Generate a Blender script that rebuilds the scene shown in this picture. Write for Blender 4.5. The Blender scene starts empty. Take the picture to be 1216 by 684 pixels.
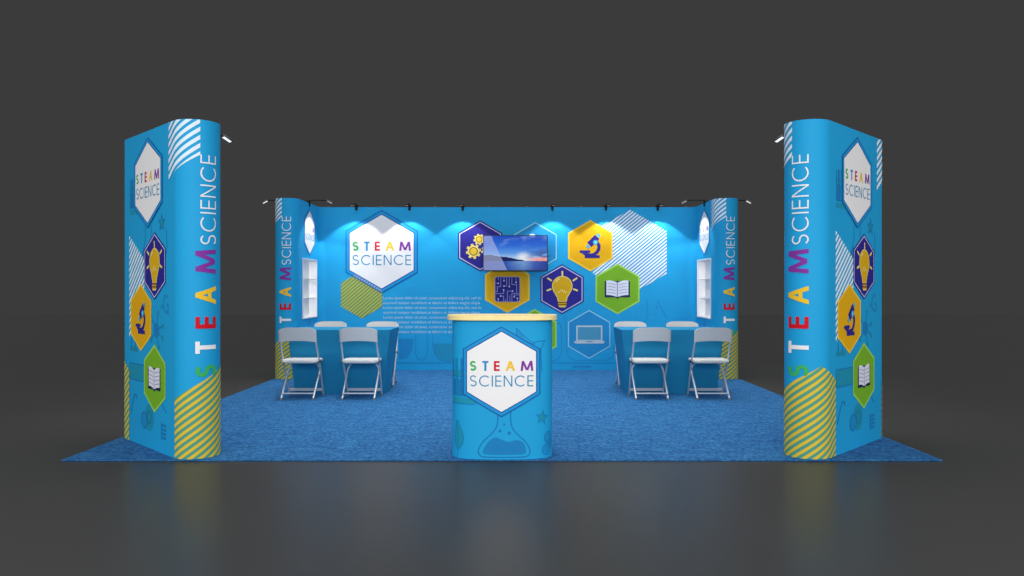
import bpy, bmesh, math, random
from mathutils import Vector, Matrix
from mathutils.geometry import tessellate_polygon

random.seed(7)
S = bpy.context.scene
COL = S.collection
PI = math.pi

# ------------------------------------------------------------------ camera
cam_d = bpy.data.cameras.new('camera'); cam = bpy.data.objects.new('camera', cam_d); COL.objects.link(cam)
cam.location = (0.07, -5.53, 1.193); cam.rotation_euler = (math.radians(90), 0, 0)
cam_d.sensor_width = 36.0; cam_d.lens = 946.0/1216.0*36.0
cam_d.clip_start = 0.05; cam_d.clip_end = 600.0
S.camera = cam
S.cycles.diffuse_bounces = 3

# ------------------------------------------------------------------ world, exposure
W = bpy.data.worlds.new('World'); S.world = W; W.use_nodes = True
bg = W.node_tree.nodes['Background']
bg.inputs['Color'].default_value = (0.0437, 0.0437, 0.0437, 1); bg.inputs['Strength'].default_value = 1.0
S.view_settings.view_transform = 'Standard'; S.view_settings.look = 'None'
S.view_settings.exposure = 0.0; S.view_settings.gamma = 1.0; S.view_settings.use_curve_mapping = False

# ------------------------------------------------------------------ unseen lamps added to light the set
def area(name, loc, target, size, power, color=(1, 1, 1), spread=180):
    d = bpy.data.lights.new(name, 'AREA'); d.shape = 'RECTANGLE'; d.size = size[0]; d.size_y = size[1]
    d.energy = power; d.color = color; d.spread = math.radians(spread)
    o = bpy.data.objects.new(name, d); COL.objects.link(o); o.location = loc
    o.rotation_euler = (Vector(target)-Vector(loc)).to_track_quat('-Z', 'Y').to_euler()
    return o
area('top_fill', (0, 2, 100), (0, 2, 0), (390, 390), 345000)  # vast unseen panel, added for even light on the open floor
area('front_fill', (0, -6.2, 2.5), (0, 1, 1.25), (13, 1.6), 295, spread=125)  # unseen key behind the camera, added to lift towers and counter
area('booth_fill', (0, 3.0, 6.4), (0, 3.0, 0), (5.2, 4.4), 95, spread=64)  # unseen panel added to brighten seats and table tops from above

# ------------------------------------------------------------------ materials
def lin(c):
    r = []
    for v in c:
        v /= 255.0
        r.append(v/12.92 if v <= .04045 else ((v+.055)/1.055)**2.4)
    return tuple(r)+(1,)
MATS = {}
def mat(name, rgb, rough=.6, spec=.3, metal=0.0, bump=0.0, bscale=300, var=0.0, vscale=3.0):
    if name in MATS: return MATS[name]
    m = bpy.data.materials.new(name); m.use_nodes = True
    nt = m.node_tree; b = nt.nodes['Principled BSDF']
    b.inputs['Base Color'].default_value = lin(rgb); b.inputs['Roughness'].default_value = rough
    b.inputs['Specular IOR Level'].default_value = spec; b.inputs['Metallic'].default_value = metal
    tc = None
    if bump or var:
        tc = nt.nodes.new('ShaderNodeTexCoord')
    if var:
        n = nt.nodes.new('ShaderNodeTexNoise'); n.inputs['Scale'].default_value = vscale; n.inputs['Detail'].default_value = 4
        nt.links.new(tc.outputs['Object'], n.inputs['Vector'])
        mr = nt.nodes.new('ShaderNodeMapRange'); mr.inputs['From Min'].default_value = .3; mr.inputs['From Max'].default_value = .7
        mr.inputs['To Min'].default_value = 1-var; mr.inputs['To Max'].default_value = 1+var
        nt.links.new(n.outputs['Fac'], mr.inputs['Value'])
        mx = nt.nodes.new('ShaderNodeVectorMath'); mx.operation = 'SCALE'; mx.inputs[0].default_value = lin(rgb)[:3]
        nt.links.new(mr.outputs['Result'], mx.inputs['Scale']); nt.links.new(mx.outputs['Vector'], b.inputs['Base Color'])
    if bump:
        n = nt.nodes.new('ShaderNodeTexNoise'); n.inputs['Scale'].default_value = bscale; n.inputs['Detail'].default_value = 3
        nt.links.new(tc.outputs['Object'], n.inputs['Vector'])
        bp = nt.nodes.new('ShaderNodeBump'); bp.inputs['Strength'].default_value = bump; bp.inputs['Distance'].default_value = .002
        nt.links.new(n.outputs['Fac'], bp.inputs['Height']); nt.links.new(bp.outputs['Normal'], b.inputs['Normal'])
    MATS[name] = m
    return m
BLUE = (34, 161, 218)
M_wall = mat('blue_print_fabric', BLUE, .55, .12, bump=.15, bscale=6, var=.03, vscale=1.5)
M_cloth = mat('blue_table_cloth', (28, 130, 176), .75, .15, bump=.3, bscale=9, var=.04, vscale=4)
P = dict(
    white=(238, 238, 240), white_stripe=(226, 240, 248), ring=(32, 146, 210), ring_line=(18, 72, 156),
    green=(62, 176, 96), tblue=(36, 138, 200), red=(204, 22, 40), yellow=(240, 196, 50), purple=(132, 54, 158), teal=(30, 138, 186),
    navy=(46, 42, 140), navy_edge=(34, 38, 130), navy_line=(200, 200, 236), gold=(226, 172, 24), gold_edge=(240, 200, 62),
    bulb=(216, 172, 28), bulb_line=(238, 216, 124), lime=(120, 178, 46), lime_edge=(160, 216, 92), page=(226, 229, 244), page_line=(160, 166, 196),
    dark=(34, 40, 84), cyan=(70, 176, 220), cyan_light=(130, 214, 240), olive=(180, 192, 98), olive_dark=(116, 146, 88),
    cap_yellow=(222, 190, 60), cap_green=(78, 156, 136), outline=(150, 214, 240), glass=(74, 150, 186), silver=(186, 206, 216),
    doodle=(32, 142, 200), doodle_line=(27, 122, 186), doodle_green=(33, 146, 178), deep=(30, 128, 190), faint=(36, 142, 203), faint_green=(36, 146, 190),
    textline=(186, 218, 238), chip=(40, 40, 128), chip_line=(150, 150, 216), cloud_fill=(52, 160, 214), seam=(48, 160, 220), brown=(120, 84, 30), cone=(62, 138, 200),
)
PM = {k: mat('print_'+k, v, .55, .12) for k, v in P.items()}
M_white = mat('white_laminate', (236, 236, 238), .4, .4)
M_plastic = mat('light_grey_plastic', (210, 211, 209), .45, .4, bump=.08, bscale=500)
M_steel = mat('grey_painted_steel', (196, 200, 206), .32, .5, metal=.3)
M_rubber = mat('grey_rubber', (120, 122, 126), .7, .3)
M_black = mat('black_metal', (10, 10, 12), .6, .25)
M_alu = mat('brushed_aluminium', (96, 96, 100), .4, .5, metal=.8)
M_bezel = mat('charcoal_plastic', (26, 28, 34), .4, .3)
M_lid = mat('pale_birch_laminate', (248, 226, 158), .4, .4, var=.06, vscale=9)
def emis(name, rgb, st):
    m = bpy.data.materials.new(name); m.use_nodes = True; b = m.node_tree.nodes['Principled BSDF']
    b.inputs['Base Color'].default_value = lin(rgb); b.inputs['Emission Color'].default_value = lin(rgb); b.inputs['Emission Strength'].default_value = st
    return m
M_lens = emis('lit_lamp_glass', (255, 252, 244), .8)

def floor_mat():
    m = bpy.data.materials.new('polished_dark_floor'); m.use_nodes = True; nt = m.node_tree; b = nt.nodes['Principled BSDF']
    b.inputs['Base Color'].default_value = (.0425, .0425, .0426, 1)
    b.inputs['IOR'].default_value = 1.155
    b.inputs['Specular IOR Level'].default_value = .5
    tc = nt.nodes.new('ShaderNodeTexCoord'); n = nt.nodes.new('ShaderNodeTexNoise'); n.inputs['Scale'].default_value = .8; n.inputs['Detail'].default_value = 5
    nt.links.new(tc.outputs['Object'], n.inputs['Vector'])
    mr = nt.nodes.new('ShaderNodeMapRange'); mr.inputs['To Min'].default_value = .27; mr.inputs['To Max'].default_value = .33
    nt.links.new(n.outputs['Fac'], mr.inputs['Value']); nt.links.new(mr.outputs['Result'], b.inputs['Roughness'])
    return m
def carpet_mat():
    m = bpy.data.materials.new('blue_loop_carpet'); m.use_nodes = True; nt = m.node_tree; b = nt.nodes['Principled BSDF']
    b.inputs['Roughness'].default_value = .95; b.inputs['Specular IOR Level'].default_value = .1
    tc = nt.nodes.new('ShaderNodeTexCoord')
    def noise(sc, det, st=(1, 1, 1)):
        mp = nt.nodes.new('ShaderNodeMapping'); mp.inputs['Scale'].default_value = st
        nt.links.new(tc.outputs['Object'], mp.inputs['Vector'])
        n = nt.nodes.new('ShaderNodeTexNoise'); n.inputs['Scale'].default_value = sc; n.inputs['Detail'].default_value = det
        n.inputs['Roughness'].default_value = .65
        nt.links.new(mp.outputs['Vector'], n.inputs['Vector']); return n
    a = noise(8, 8, (.9, 1.2, 1)); c = noise(34, 8, (1.0, .8, 1))
    mx = nt.nodes.new('ShaderNodeMix'); mx.data_type = 'FLOAT'; mx.inputs[0].default_value = .68
    nt.links.new(a.outputs['Fac'], mx.inputs[2]); nt.links.new(c.outputs['Fac'], mx.inputs[3])
    r = nt.nodes.new('ShaderNodeValToRGB'); e = r.color_ramp.elements
    e[0].position = .365; e[0].color = lin((22, 62, 110)); e[1].position = .635; e[1].color = lin((62, 124, 174))
    k = e.new(.5); k.color = lin((39, 94, 144))
    nt.links.new(mx.outputs[0], r.inputs['Fac']); nt.links.new(r.outputs['Color'], b.inputs['Base Color'])
    bp = nt.nodes.new('ShaderNodeBump'); bp.inputs['Strength'].default_value = .5; bp.inputs['Distance'].default_value = .004
    nt.links.new(c.outputs['Fac'], bp.inputs['Height']); nt.links.new(bp.outputs['Normal'], b.inputs['Normal'])
    return m

# ------------------------------------------------------------------ object helpers
def obj(name, bm, mats, parent=None, smooth=False, angle=40):
    me = bpy.data.meshes.new(name)
    bm.normal_update()
    bm.to_mesh(me); bm.free()
    for m in (mats if isinstance(mats, (list, tuple)) else [mats]): me.materials.append(m)
    if smooth:
        for p in me.polygons: p.use_smooth = True
        me.set_sharp_from_angle(angle=math.radians(angle))
    o = bpy.data.objects.new(name, me); COL.objects.link(o)
    if parent: o.parent = parent
    return o
def thing(name, label, cat, loc=(0, 0, 0), rz=0, group=None):
    o = bpy.data.objects.new(name, None); COL.objects.link(o); o.location = loc; o.rotation_euler = (0, 0, rz); o.empty_display_size = .1
    o['label'] = label; o['category'] = cat
    if group: o['group'] = group
    return o
def tag(o, label, cat, group=None):
    o['label'] = label; o['category'] = cat
    if group: o['group'] = group
    return o
def dup(root, loc, rz, label):
    def cp(o, par):
        c = o.copy(); COL.objects.link(c); c.parent = par
        for ch in o.children: cp(ch, c)
        return c
    r = cp(root, None); r.location = loc; r.rotation_euler = (0, 0, rz); r['label'] = label
    return r
def add_box(bm, x0, x1, y0, y1, z0, z1, bev=0.0, mi=0):
    vs = [bm.verts.new(p) for p in ((x0,y0,z0),(x1,y0,z0),(x1,y1,z0),(x0,y1,z0),(x0,y0,z1),(x1,y0,z1),(x1,y1,z1),(x0,y1,z1))]
    fs = [bm.faces.new([vs[i] for i in q]) for q in ((3,2,1,0),(4,5,6,7),(0,1,5,4),(1,2,6,5),(2,3,7,6),(3,0,4,7))]
    for f in fs: f.material_index = mi
    if bev:
        es = list({e for f in fs for e in f.edges})
        bmesh.ops.bevel(bm, geom=es, offset=bev, segments=2, affect='EDGES', profile=.5)
    return vs
def add_tube(bm, pts, r, n=10, cap=True):
    pts = [Vector(p) for p in pts]; rings = []
    t0 = (pts[1]-pts[0]).normalized(); up = Vector((0, 0, 1)) if abs(t0.z) < .9 else Vector((1, 0, 0))
    nrm = t0.cross(up).normalized()
    for i, p in enumerate(pts):
        if i == 0: t = pts[1]-pts[0]
        elif i == len(pts)-1: t = pts[-1]-pts[-2]
        else: t = (pts[i+1]-p).normalized()+(p-pts[i-1]).normalized()
        t.normalize(); nrm = (nrm-t*nrm.dot(t)).normalized(); b = t.cross(nrm)
        rings.append([bm.verts.new(p+(nrm*math.cos(2*PI*k/n)+b*math.sin(2*PI*k/n))*r) for k in range(n)])
    for a, b in zip(rings, rings[1:]):
        for k in range(n): bm.faces.new((a[k], a[(k+1) % n], b[(k+1) % n], b[k]))
    if cap: bm.faces.new(rings[0][::-1]); bm.faces.new(rings[-1])
def smooth_path(pts, sub=5):
    pts = [Vector(p) for p in pts]; out = []
    for i in range(len(pts)-1):
        p0 = pts[max(i-1, 0)]; p1 = pts[i]; p2 = pts[i+1]; p3 = pts[min(i+2, len(pts)-1)]
        for k in range(sub):
            t = k/sub
            out.append(.5*((2*p1)+(p2-p0)*t+(2*p0-5*p1+4*p2-p3)*t*t+(3*p1-p0-3*p2+p3)*t**3))
    out.append(pts[-1]); return out
def prism(bm, outline, z0, z1, skip=(), bev=0.0):
    a = [bm.verts.new((x, y, z0)) for x, y in outline]; b = [bm.verts.new((x, y, z1)) for x, y in outline]
    n = len(outline)
    for i in range(n):
        if i in skip: continue
        bm.faces.new((a[i], a[(i+1) % n], b[(i+1) % n], b[i]))
    bm.faces.new(a[::-1]); top = bm.faces.new(b)
    if bev: bmesh.ops.bevel(bm, geom=list(top.edges), offset=bev, segments=3, affect='EDGES')
    bmesh.ops.recalc_face_normals(bm, faces=bm.faces)
    return a, b

# ------------------------------------------------------------------ flat artwork kit: shapes in (u, v) metres, printed on a surface through a map
def hexa(cx, cy, R): return [(cx+R*math.sin(k*PI/3), cy+R*math.cos(k*PI/3)) for k in range(6)]
def circ(cx, cy, r, n=28, ry=None): return [(cx+r*math.cos(2*PI*k/n), cy+(ry or r)*math.sin(2*PI*k/n)) for k in range(n)]
def rect(x0, y0, x1, y1): return [(x0, y0), (x1, y0), (x1, y1), (x0, y1)]
def rrect(x0, y0, x1, y1, r):
    o = []
    for cx, cy, a in ((x1-r, y1-r, 0), (x0+r, y1-r, 90), (x0+r, y0+r, 180), (x1-r, y0+r, 270)):
        for k in range(6): t = math.radians(a+18*k); o.append((cx+r*math.cos(t), cy+r*math.sin(t)))
    return o
def area2(p): return sum(p[i][0]*p[(i+1) % len(p)][1]-p[(i+1) % len(p)][0]*p[i][1] for i in range(len(p)))
def clip(poly, conv):
    if area2(conv) < 0: conv = conv[::-1]
    out = list(poly)
    for i in range(len(conv)):
        a = conv[i]; b = conv[(i+1) % len(conv)]; src = out; out = []
        sd = lambda p: (b[0]-a[0])*(p[1]-a[1])-(b[1]-a[1])*(p[0]-a[0])
        for j in range(len(src)):
            p = src[j]; q = src[(j+1) % len(src)]; sp = sd(p); sq = sd(q)
            if sp >= 0: out.append(p)
            if (sp >= 0) != (sq >= 0):
                t = sp/(sp-sq); out.append((p[0]+(q[0]-p[0])*t, p[1]+(q[1]-p[1])*t))
        if not out: return []
    return out
def ribbon(pts, w, closed=False):
    n = len(pts); L = []; Rr = []
    for i in range(n):
        p = Vector(pts[i])
        if closed: a = Vector(pts[i-1]); b = Vector(pts[(i+1) % n])
        else: a = Vector(pts[max(i-1, 0)]); b = Vector(pts[min(i+1, n-1)])
        d1 = (p-a).normalized() if (p-a).length > 1e-9 else None; d2 = (b-p).normalized() if (b-p).length > 1e-9 else None
        d1 = d1 or d2; d2 = d2 or d1
        n1 = Vector((-d1.y, d1.x)); n2 = Vector((-d2.y, d2.x)); m = (n1+n2)
        m = m.normalized() if m.length > 1e-6 else n1
        k = w/2/max(.35, m.dot(n1)); L.append(tuple(p+m*k)); Rr.append(tuple(p-m*k))
    qs = []
    for i in range(n if closed else n-1):
        j = (i+1) % n; qs.append([L[i], Rr[i], Rr[j], L[j]])
    return qs
class Art:
    def __init__(s): s.items = []
    def add(s, poly, m, layer=0, holes=()):
        if len(poly) >= 3: s.items.append((poly, holes, m, layer))
        return s
    def ring(s, outer, inner, m, layer=0):
        n = len(outer)
        for i in range(n): s.add([outer[i], outer[(i+1) % n], inner[(i+1) % n], inner[i]], m, layer)
    def line(s, pts, w, m, layer=0, closed=False):
        for q in ribbon(pts, w, closed): s.add(q, m, layer)
    def xf(s, f):
        a = Art(); a.items = [([f(*p) for p in poly], [[f(*p) for p in h] for h in holes], m, l) for poly, holes, m, l in s.items]; return a
    def clip(s, conv):
        a = Art()
        for poly, holes, m, l in s.items:
            q = clip(poly, conv)
            if q: a.add(q, m, l)
        return a
    def join(s, o, dl=0):
        s.items += [(p, h, m, l+dl) for p, h, m, l in o.items]; return s
EPS0, EPS = .0012, .0007
def printed(name, art, mapf, parent, cuts=None, base=0, origin=(0, 0, 0)):
    bm = bmesh.new(); names = []
    for poly, holes, m, layer in art.items:
        if m not in names: names.append(m)
        loops = [poly]+list(holes)
        flat = [p for l in loops for p in l]
        vs = [bm.verts.new((p[0], p[1], EPS0+EPS*(layer+base))) for p in flat]
        if len(poly) in (3, 4) and not holes: tris = [tuple(range(len(poly)))]
        else: tris = tessellate_polygon([[Vector((p[0], p[1], 0)) for p in l] for l in loops])
        for t in tris:
            try: f = bm.faces.new([vs[i] for i in t])
            except ValueError: continue
            f.material_index = names.index(m)
    if cuts:
        for c in cuts:
            bmesh.ops.bisect_plane(bm, geom=bm.verts[:]+bm.edges[:]+bm.faces[:], plane_co=(c, 0, 0), plane_no=(1, 0, 0), dist=1e-6)
    og = Vector(origin)
    cen = mapf(0, 0, 0)
    for v in bm.verts: v.co = Vector(mapf(v.co.x, v.co.y, v.co.z))-og
    bmesh.ops.dissolve_degenerate(bm, dist=1e-6, edges=bm.edges)
    return obj(name, bm, [PM[n] for n in names], parent)
def stripes(conv, m, layer, period=.0515, frac=.52, slope=.80, phase=0.0, extra=None):
    a = Art(); xs = [p[0] for p in conv]; ys = [p[1] for p in conv]
    x0, x1, y0, y1 = min(xs), max(xs), min(ys), max(ys); c = y0-slope*(x1-x0)-period+phase
    while c < y1+period:
        q = [(x0, c), (x1, c+slope*(x1-x0)), (x1, c+slope*(x1-x0)+period*frac), (x0, c+period*frac)]
        q = clip(q, conv)
        if extra and q: q = clip(q, extra)
        if q: a.add(q, m, layer)
        c += period
    return a
# ---- geometric capitals, cap height 1
def glyph(ch, w):
    A = []; h = w/2
    if ch == 'S':
        r = (1-w)/4; cx = r+h
        pts = [(cx+r*1.04*math.cos(math.radians(a)), h+3*r+r*math.sin(math.radians(a))) for a in range(28, 271, 11)]
        pts += [(cx+r*1.10*math.cos(math.radians(a)), h+r+r*math.sin(math.radians(a))) for a in range(79, -153, -11)]
        return [(q, 0) for q in ribbon(pts, w)], 2*r*1.06+w
    if ch == 'C':
        r = .5-h; pts = [(.5+r*math.cos(math.radians(a)), .5+r*math.sin(math.radians(a))) for a in range(44, 317, 8)]
        return [(q, 0) for q in ribbon(pts, w)], .5+.5*math.cos(math.radians(40))
    if ch == 'I': return [(rect(0, 0, w, 1), 0)], w
    if ch == 'E':
        e = .52
        return [(rect(0, 0, w, 1), 0), (rect(w, 0, e, w), 0), (rect(w, .5-h, e, .5+h), 0), (rect(w, 1-w, e, 1), 0)], e
    if ch == 'T':
        e = .56
        return [(rect(0, 1-w, e, 1), 0), (rect(e/2-h, 0, e/2+h, 1-w), 0)], e
    if ch == 'N':
        e = .74
        return [(rect(0, 0, w, 1), 0), (rect(e-w, 0, e, 1), 0), ([(0, 1), (w*1.1, 1), (e, 0), (e-w*1.1, 0)], .4)], e
    if ch == 'A':
        e = .86; k = w*1.08; m = e/2
        return [([(0, 0), (k, 0), (m+k/2, 1), (m-k/2, 1)], 0), ([(e-k, 0), (e, 0), (m+k/2, 1), (m-k/2, 1)], .4), (rect(.16+h, .27, e-.16-h, .27+w*.95), .8)], e
    if ch == 'M':
        e = 1.12; k = w*1.05; s = .1
        return [([(0, 0), (k, 0), (s+k, 1), (s, 1)], 0), ([(e-k, 0), (e, 0), (e-s, 1), (e-s-k, 1)], 0),
                ([(s, 1), (s+k, 1), (e/2+k/2, .06), (e/2-k/2, .06)], .4), ([(e-s-k, 1), (e-s, 1), (e/2+k/2, .06), (e/2-k/2, .06)], .8)], e
STEAM_SLOTS = [('S', 0, .1, 'green'), ('T', .195, .29, 'tblue'), ('E', .377, .467, 'red'), ('A', .560, .712, 'yellow'), ('M', .797, 1.0, 'purple')]
def put(art, ch, x0, x1, y0, cap, m, w, layer):
    g, gw = glyph(ch, w)
    for poly, sub in g: art.add([(x0+p[0]/gw*(x1-x0), y0+p[1]*cap) for p in poly], m, layer+sub)
def word(art, txt, x0, x1, y0, cap, m, w, layer, gap=.2):
    gs = [glyph(c, w) for c in txt]; tot = sum(g[1] for g in gs)+gap*(len(gs)-1); k = (x1-x0)/tot; x = x0
    for (g, gw), c in zip(gs, txt):
        put(art, c, x, x+gw*k, y0, cap, m, w, layer); x += (gw+gap)*k

def logo_art(cx, cy, R, stripes_over=None):
    a = Art(); b = Art(); lay = 6
    a.ring(hexa(cx, cy, R), hexa(cx, cy, R*.98), 'ring_line', lay)
    a.ring(hexa(cx, cy, R*.98), hexa(cx, cy, R*.909), 'ring', lay)
    a.ring(hexa(cx, cy, R*.909), hexa(cx, cy, R*.886), 'ring_line', lay)
    a.add(hexa(cx, cy, R*.886), 'white', lay)
    w = 1.40*R; x0 = cx-w/2+.005*R
    for ch, p, q, m in STEAM_SLOTS: put(b, ch, x0+p*w, x0+q*w, cy+.02*R, .22*R, m, .19, 8)
    word(b, 'SCIENCE', x0, x0+w, cy-.325*R, .245*R, 'teal', .10, 8)
    return a, b
def badge_base(cx, cy, R, fill, edge, line=None, lay=2, wid=.07):
    a = Art()
    if line:
        a.add(hexa(cx, cy, R), edge, lay)
        a.ring(hexa(cx, cy, R*.945), hexa(cx, cy, R*.905), line, lay+1); a.add(hexa(cx, cy, R*.905), fill, lay+1)
    else:
        a.ring(hexa(cx, cy, R), hexa(cx, cy, R*(1-wid)), edge, lay); a.add(hexa(cx, cy, R*(1-wid)), fill, lay)
    return a
def unit(a, cx, cy, R): return a.xf(lambda x, y: (cx+x*R, cy+y*R))
def bulb_icon():
    a = Art(); c = (0.01, .118)
    def shape(r, hw, yb):
        pts = [(c[0]+r*math.cos(math.radians(t)), c[1]+r*math.sin(math.radians(t))) for t in range(-38, 219, 8)]
        return pts+[(c[0]-hw*1.25, -.33), (c[0]-hw, yb), (c[0]+hw, yb), (c[0]+hw*1.25, -.33)]
    a.add(shape(.41, .17, -.50), 'bulb_line', 0); a.add(shape(.375, .135, -.48), 'bulb', 1)
    for y, m, hw in ((-.53, 'brown', .16), (-.57, 'bulb', .17), (-.615, 'brown', .16), (-.655, 'bulb', .165), (-.70, 'bulb_line', .13)):
        a.add(rect(.01-hw, y-.022, .01+hw, y+.022), m, 2)
    a.line([(-.17, -.08), (-.14, -.16), (-.10, -.08), (-.05, -.01), (-.02, -.13), (.02, -.01), (.06, -.13), (.10, -.05), (.14, -.16), (.18, -.08)], .022, 'bulb_line', 2)
    a.line([(-.25, .28), (-.2, .36), (-.1, .42)], .05, 'bulb_line', 2)
    for p, q in (((.01, .53), (.01, .73)), ((-.41, .335), (-.59, .45)), ((-.425, .01), (-.61, -.06)), ((.43, .335), (.61, .45)), ((.445, .01), (.63, -.06))):
        a.line([p, q], .065, 'bulb_line', 2)
    return a
def mscope_icon():
    a = Art(); f = lambda x, y: ((x-296)/311, (345-y)/311)
    def pg(pts, m, l): a.add([f(*p) for p in pts], m, l)
    pg([(228, 460), (410, 460), (410, 495), (228, 495)], 'navy', 0)
    a.add(rrect(*f(166, 432), *f(296, 402), .03), 'navy', 0)
    pg([(186, 433), (238, 433), (268, 459.5), (224, 459.5)], 'navy', 0)
    pts = smooth_path([f(372, 300)+(0,), f(398, 345)+(0,), f(394, 395)+(0,), f(358, 440)+(0,), f(305, 458)+(0,), f(235, 448)+(0,)], 5)
    a.line([(p.x, p.y) for p in pts], .125, 'navy', 1)
    pg([(352, 215), (405, 262), (310, 362), (258, 308)], 'navy', 2)
    pg([(368, 216), (394, 198), (422, 226), (402, 248)], 'cyan', 3)
    pg([(264, 328), (294, 358), (272, 382), (242, 352)], 'cyan', 3)
    a.add(circ(*f(358, 304), .095), 'cyan', 3); a.add(circ(*f(358, 304), .045), 'cyan_light', 4)
    return a
def book_icon():
    a = Art(); f = lambda x, y: ((x-304)/313, (343-y)/313)
    a.add([f(*p) for p in ((146, 247), (456, 247), (456, 446), (330, 446), (302, 464), (274, 446), (146, 446))], 'dark', 0)
    for sg in (-1, 1):
        X = lambda t: 302+sg*(8+t*128)
        top = [(X(t/8), 262-26*math.sin(min(1, t/8*1.25)*PI/2)+(4 if t > 6 else 0)) for t in range(9)]
        bot = [(X(t/8), 440-22*math.sin(min(1, t/8*1.25)*PI/2)) for t in range(8, -1, -1)]
        a.add([f(*p) for p in top+bot], 'page', 1)
        for k in range(4):
            y = 292+k*36
            a.line([f(X(t), y-20*math.sin(min(1, t*1.2)*PI/2)+4) for t in (.1, .35, .6, .88)], .026, 'page_line', 2)
    a.line([f(302, 262), f(302, 440)], .05, 'page_line', 1)
    return a
def gear(a, cx, cy, r, n=8, lay=0):
    pts = []
    for k in range(n):
        for da, rr in ((-.30, .76), (-.22, 1.0), (.22, 1.0), (.30, .76)):
            t = 2*PI*(k+da)/n+.2; pts.append((cx+r*rr*math.cos(t), cy+r*rr*math.sin(t)))
    a.add(pts, 'bulb_line', lay); a.add(circ(cx, cy, r*.56), 'brown', lay+1); a.add(circ(cx, cy, r*.44), 'gold_edge', lay+2)
def chip_icon():
    a = Art(); f = lambda x, y: ((x-369)/349, (239-y)/349)
    a.add(rrect(*f(198, 440), *f(540, 96), .09), 'chip_line', 0); a.add(rrect(*f(206, 432), *f(532, 104), .08), 'chip', 1)
    T = [([(280, 105), (280, 232), (232, 232), (232, 300), (208, 300)], None), ([(323, 105), (323, 150)], (323, 152)), ([(360, 105), (360, 222), (326, 222)], (324, 224)),
         ([(395, 105), (395, 230)], (395, 232)), ([(430, 105), (430, 205), (495, 205), (495, 308)], None), ([(487, 105), (487, 170)], (487, 175)),
         ([(208, 326), (320, 326), (320, 282)], (318, 278)), ([(370, 431), (370, 292), (436, 292)], (440, 292)), ([(430, 431), (430, 322), (531, 322)], None),
         ([(245, 431), (245, 400)], (245, 400)), ([(280, 360), (318, 360), (318, 431)], (278, 358)), ([(531, 344), (462, 344), (462, 368)], (462, 370)),
         ([(505, 431), (505, 392)], (505, 390)), ([(207, 187), (243, 187)], (246, 187)), ([(245, 105), (245, 140)], None), ([(402, 431), (402, 350)], None), ([(345, 431), (345, 400)], None)]
    for pts, dot in T:
        a.line([f(*p) for p in pts], .022, 'chip_line', 2)
        if dot: a.add(circ(*f(*dot), .03, 12), 'navy_line', 3)
    return a
def star(cx, cy, r, rot=0): return [(cx+(r if k % 2 == 0 else r*.45)*math.sin(k*PI/5+rot), cy+(r if k % 2 == 0 else r*.45)*math.cos(k*PI/5+rot)) for k in range(10)]

# ------------------------------------------------------------------ the setting
bm = bmesh.new(); add_box(bm, -70, 70, -40, 30, -.06, -.011)
fl = obj('floor', bm, floor_mat()); fl['kind'] = 'structure'
bm = bmesh.new(); add_box(bm, -3.06, 3.06, 0, 6.45, -.0105, 0, bev=.003)
cp = obj('carpet', bm, carpet_mat()); tag(cp, 'mottled blue carpet laid under the whole booth', 'carpet')

# ------------------------------------------------------------------ the U shaped display wall
H = 2.368
XS, XO, YC, YB, RC = 2.735, 3.055, 5.015, 6.05, .12
RCAP = (XO-XS)/2; CXC = (XO+XS)/2
HOLE = (5.14, 5.88, .79, 1.58)
wall = thing('display_wall', 'long blue graphic wall with curved side returns behind the tables, hung with hexagon artwork', 'exhibition wall', (0, YB, 0))
OW = (0, YB, 0)
out = [(-XO, 6.33)]
for k in range(0, 25): t = PI*k/24; out.append((-CXC-RCAP*math.cos(t), YC-RCAP*math.sin(t)))
iL = len(out)-1
for k in range(0, 9): t = PI/2*k/8; out.append((-XS+RC-RC*math.cos(t), YB-RC+RC*math.sin(t)))
mid = len(out)
right = [(-x, y) for x, y in out][::-1]; out = out+right
iR = len(out)-1-iL-1
bm = bmesh.new()
loc_out = [(x, y-YB) for x, y in out]
a_, b_ = prism(bm, loc_out, 0, H, skip=(iL, iR), bev=0)
def holed(x, flip):
    y0, y1, z0, z1 = HOLE; ys = (YC-YB, YB-RC-YB); o = [bm.verts.new((x, y, z)) for y, z in ((ys[0], 0), (ys[1], 0), (ys[1], H), (ys[0], H))]
    i = [bm.verts.new((x, y-YB, z)) for y, z in ((y0, z0), (y1, z0), (y1, z1), (y0, z1))]
    for k in range(4): bm.faces.new((o[k], o[(k+1) % 4], i[(k+1) % 4], i[k]))
holed(-XS, 0); holed(XS, 1)
bmesh.ops.remove_doubles(bm, verts=bm.verts, dist=1e-5); bmesh.ops.recalc_face_normals(bm, faces=bm.faces)
obj('fabric_panel', bm, M_wall, wall, smooth=True, angle=35)
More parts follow.
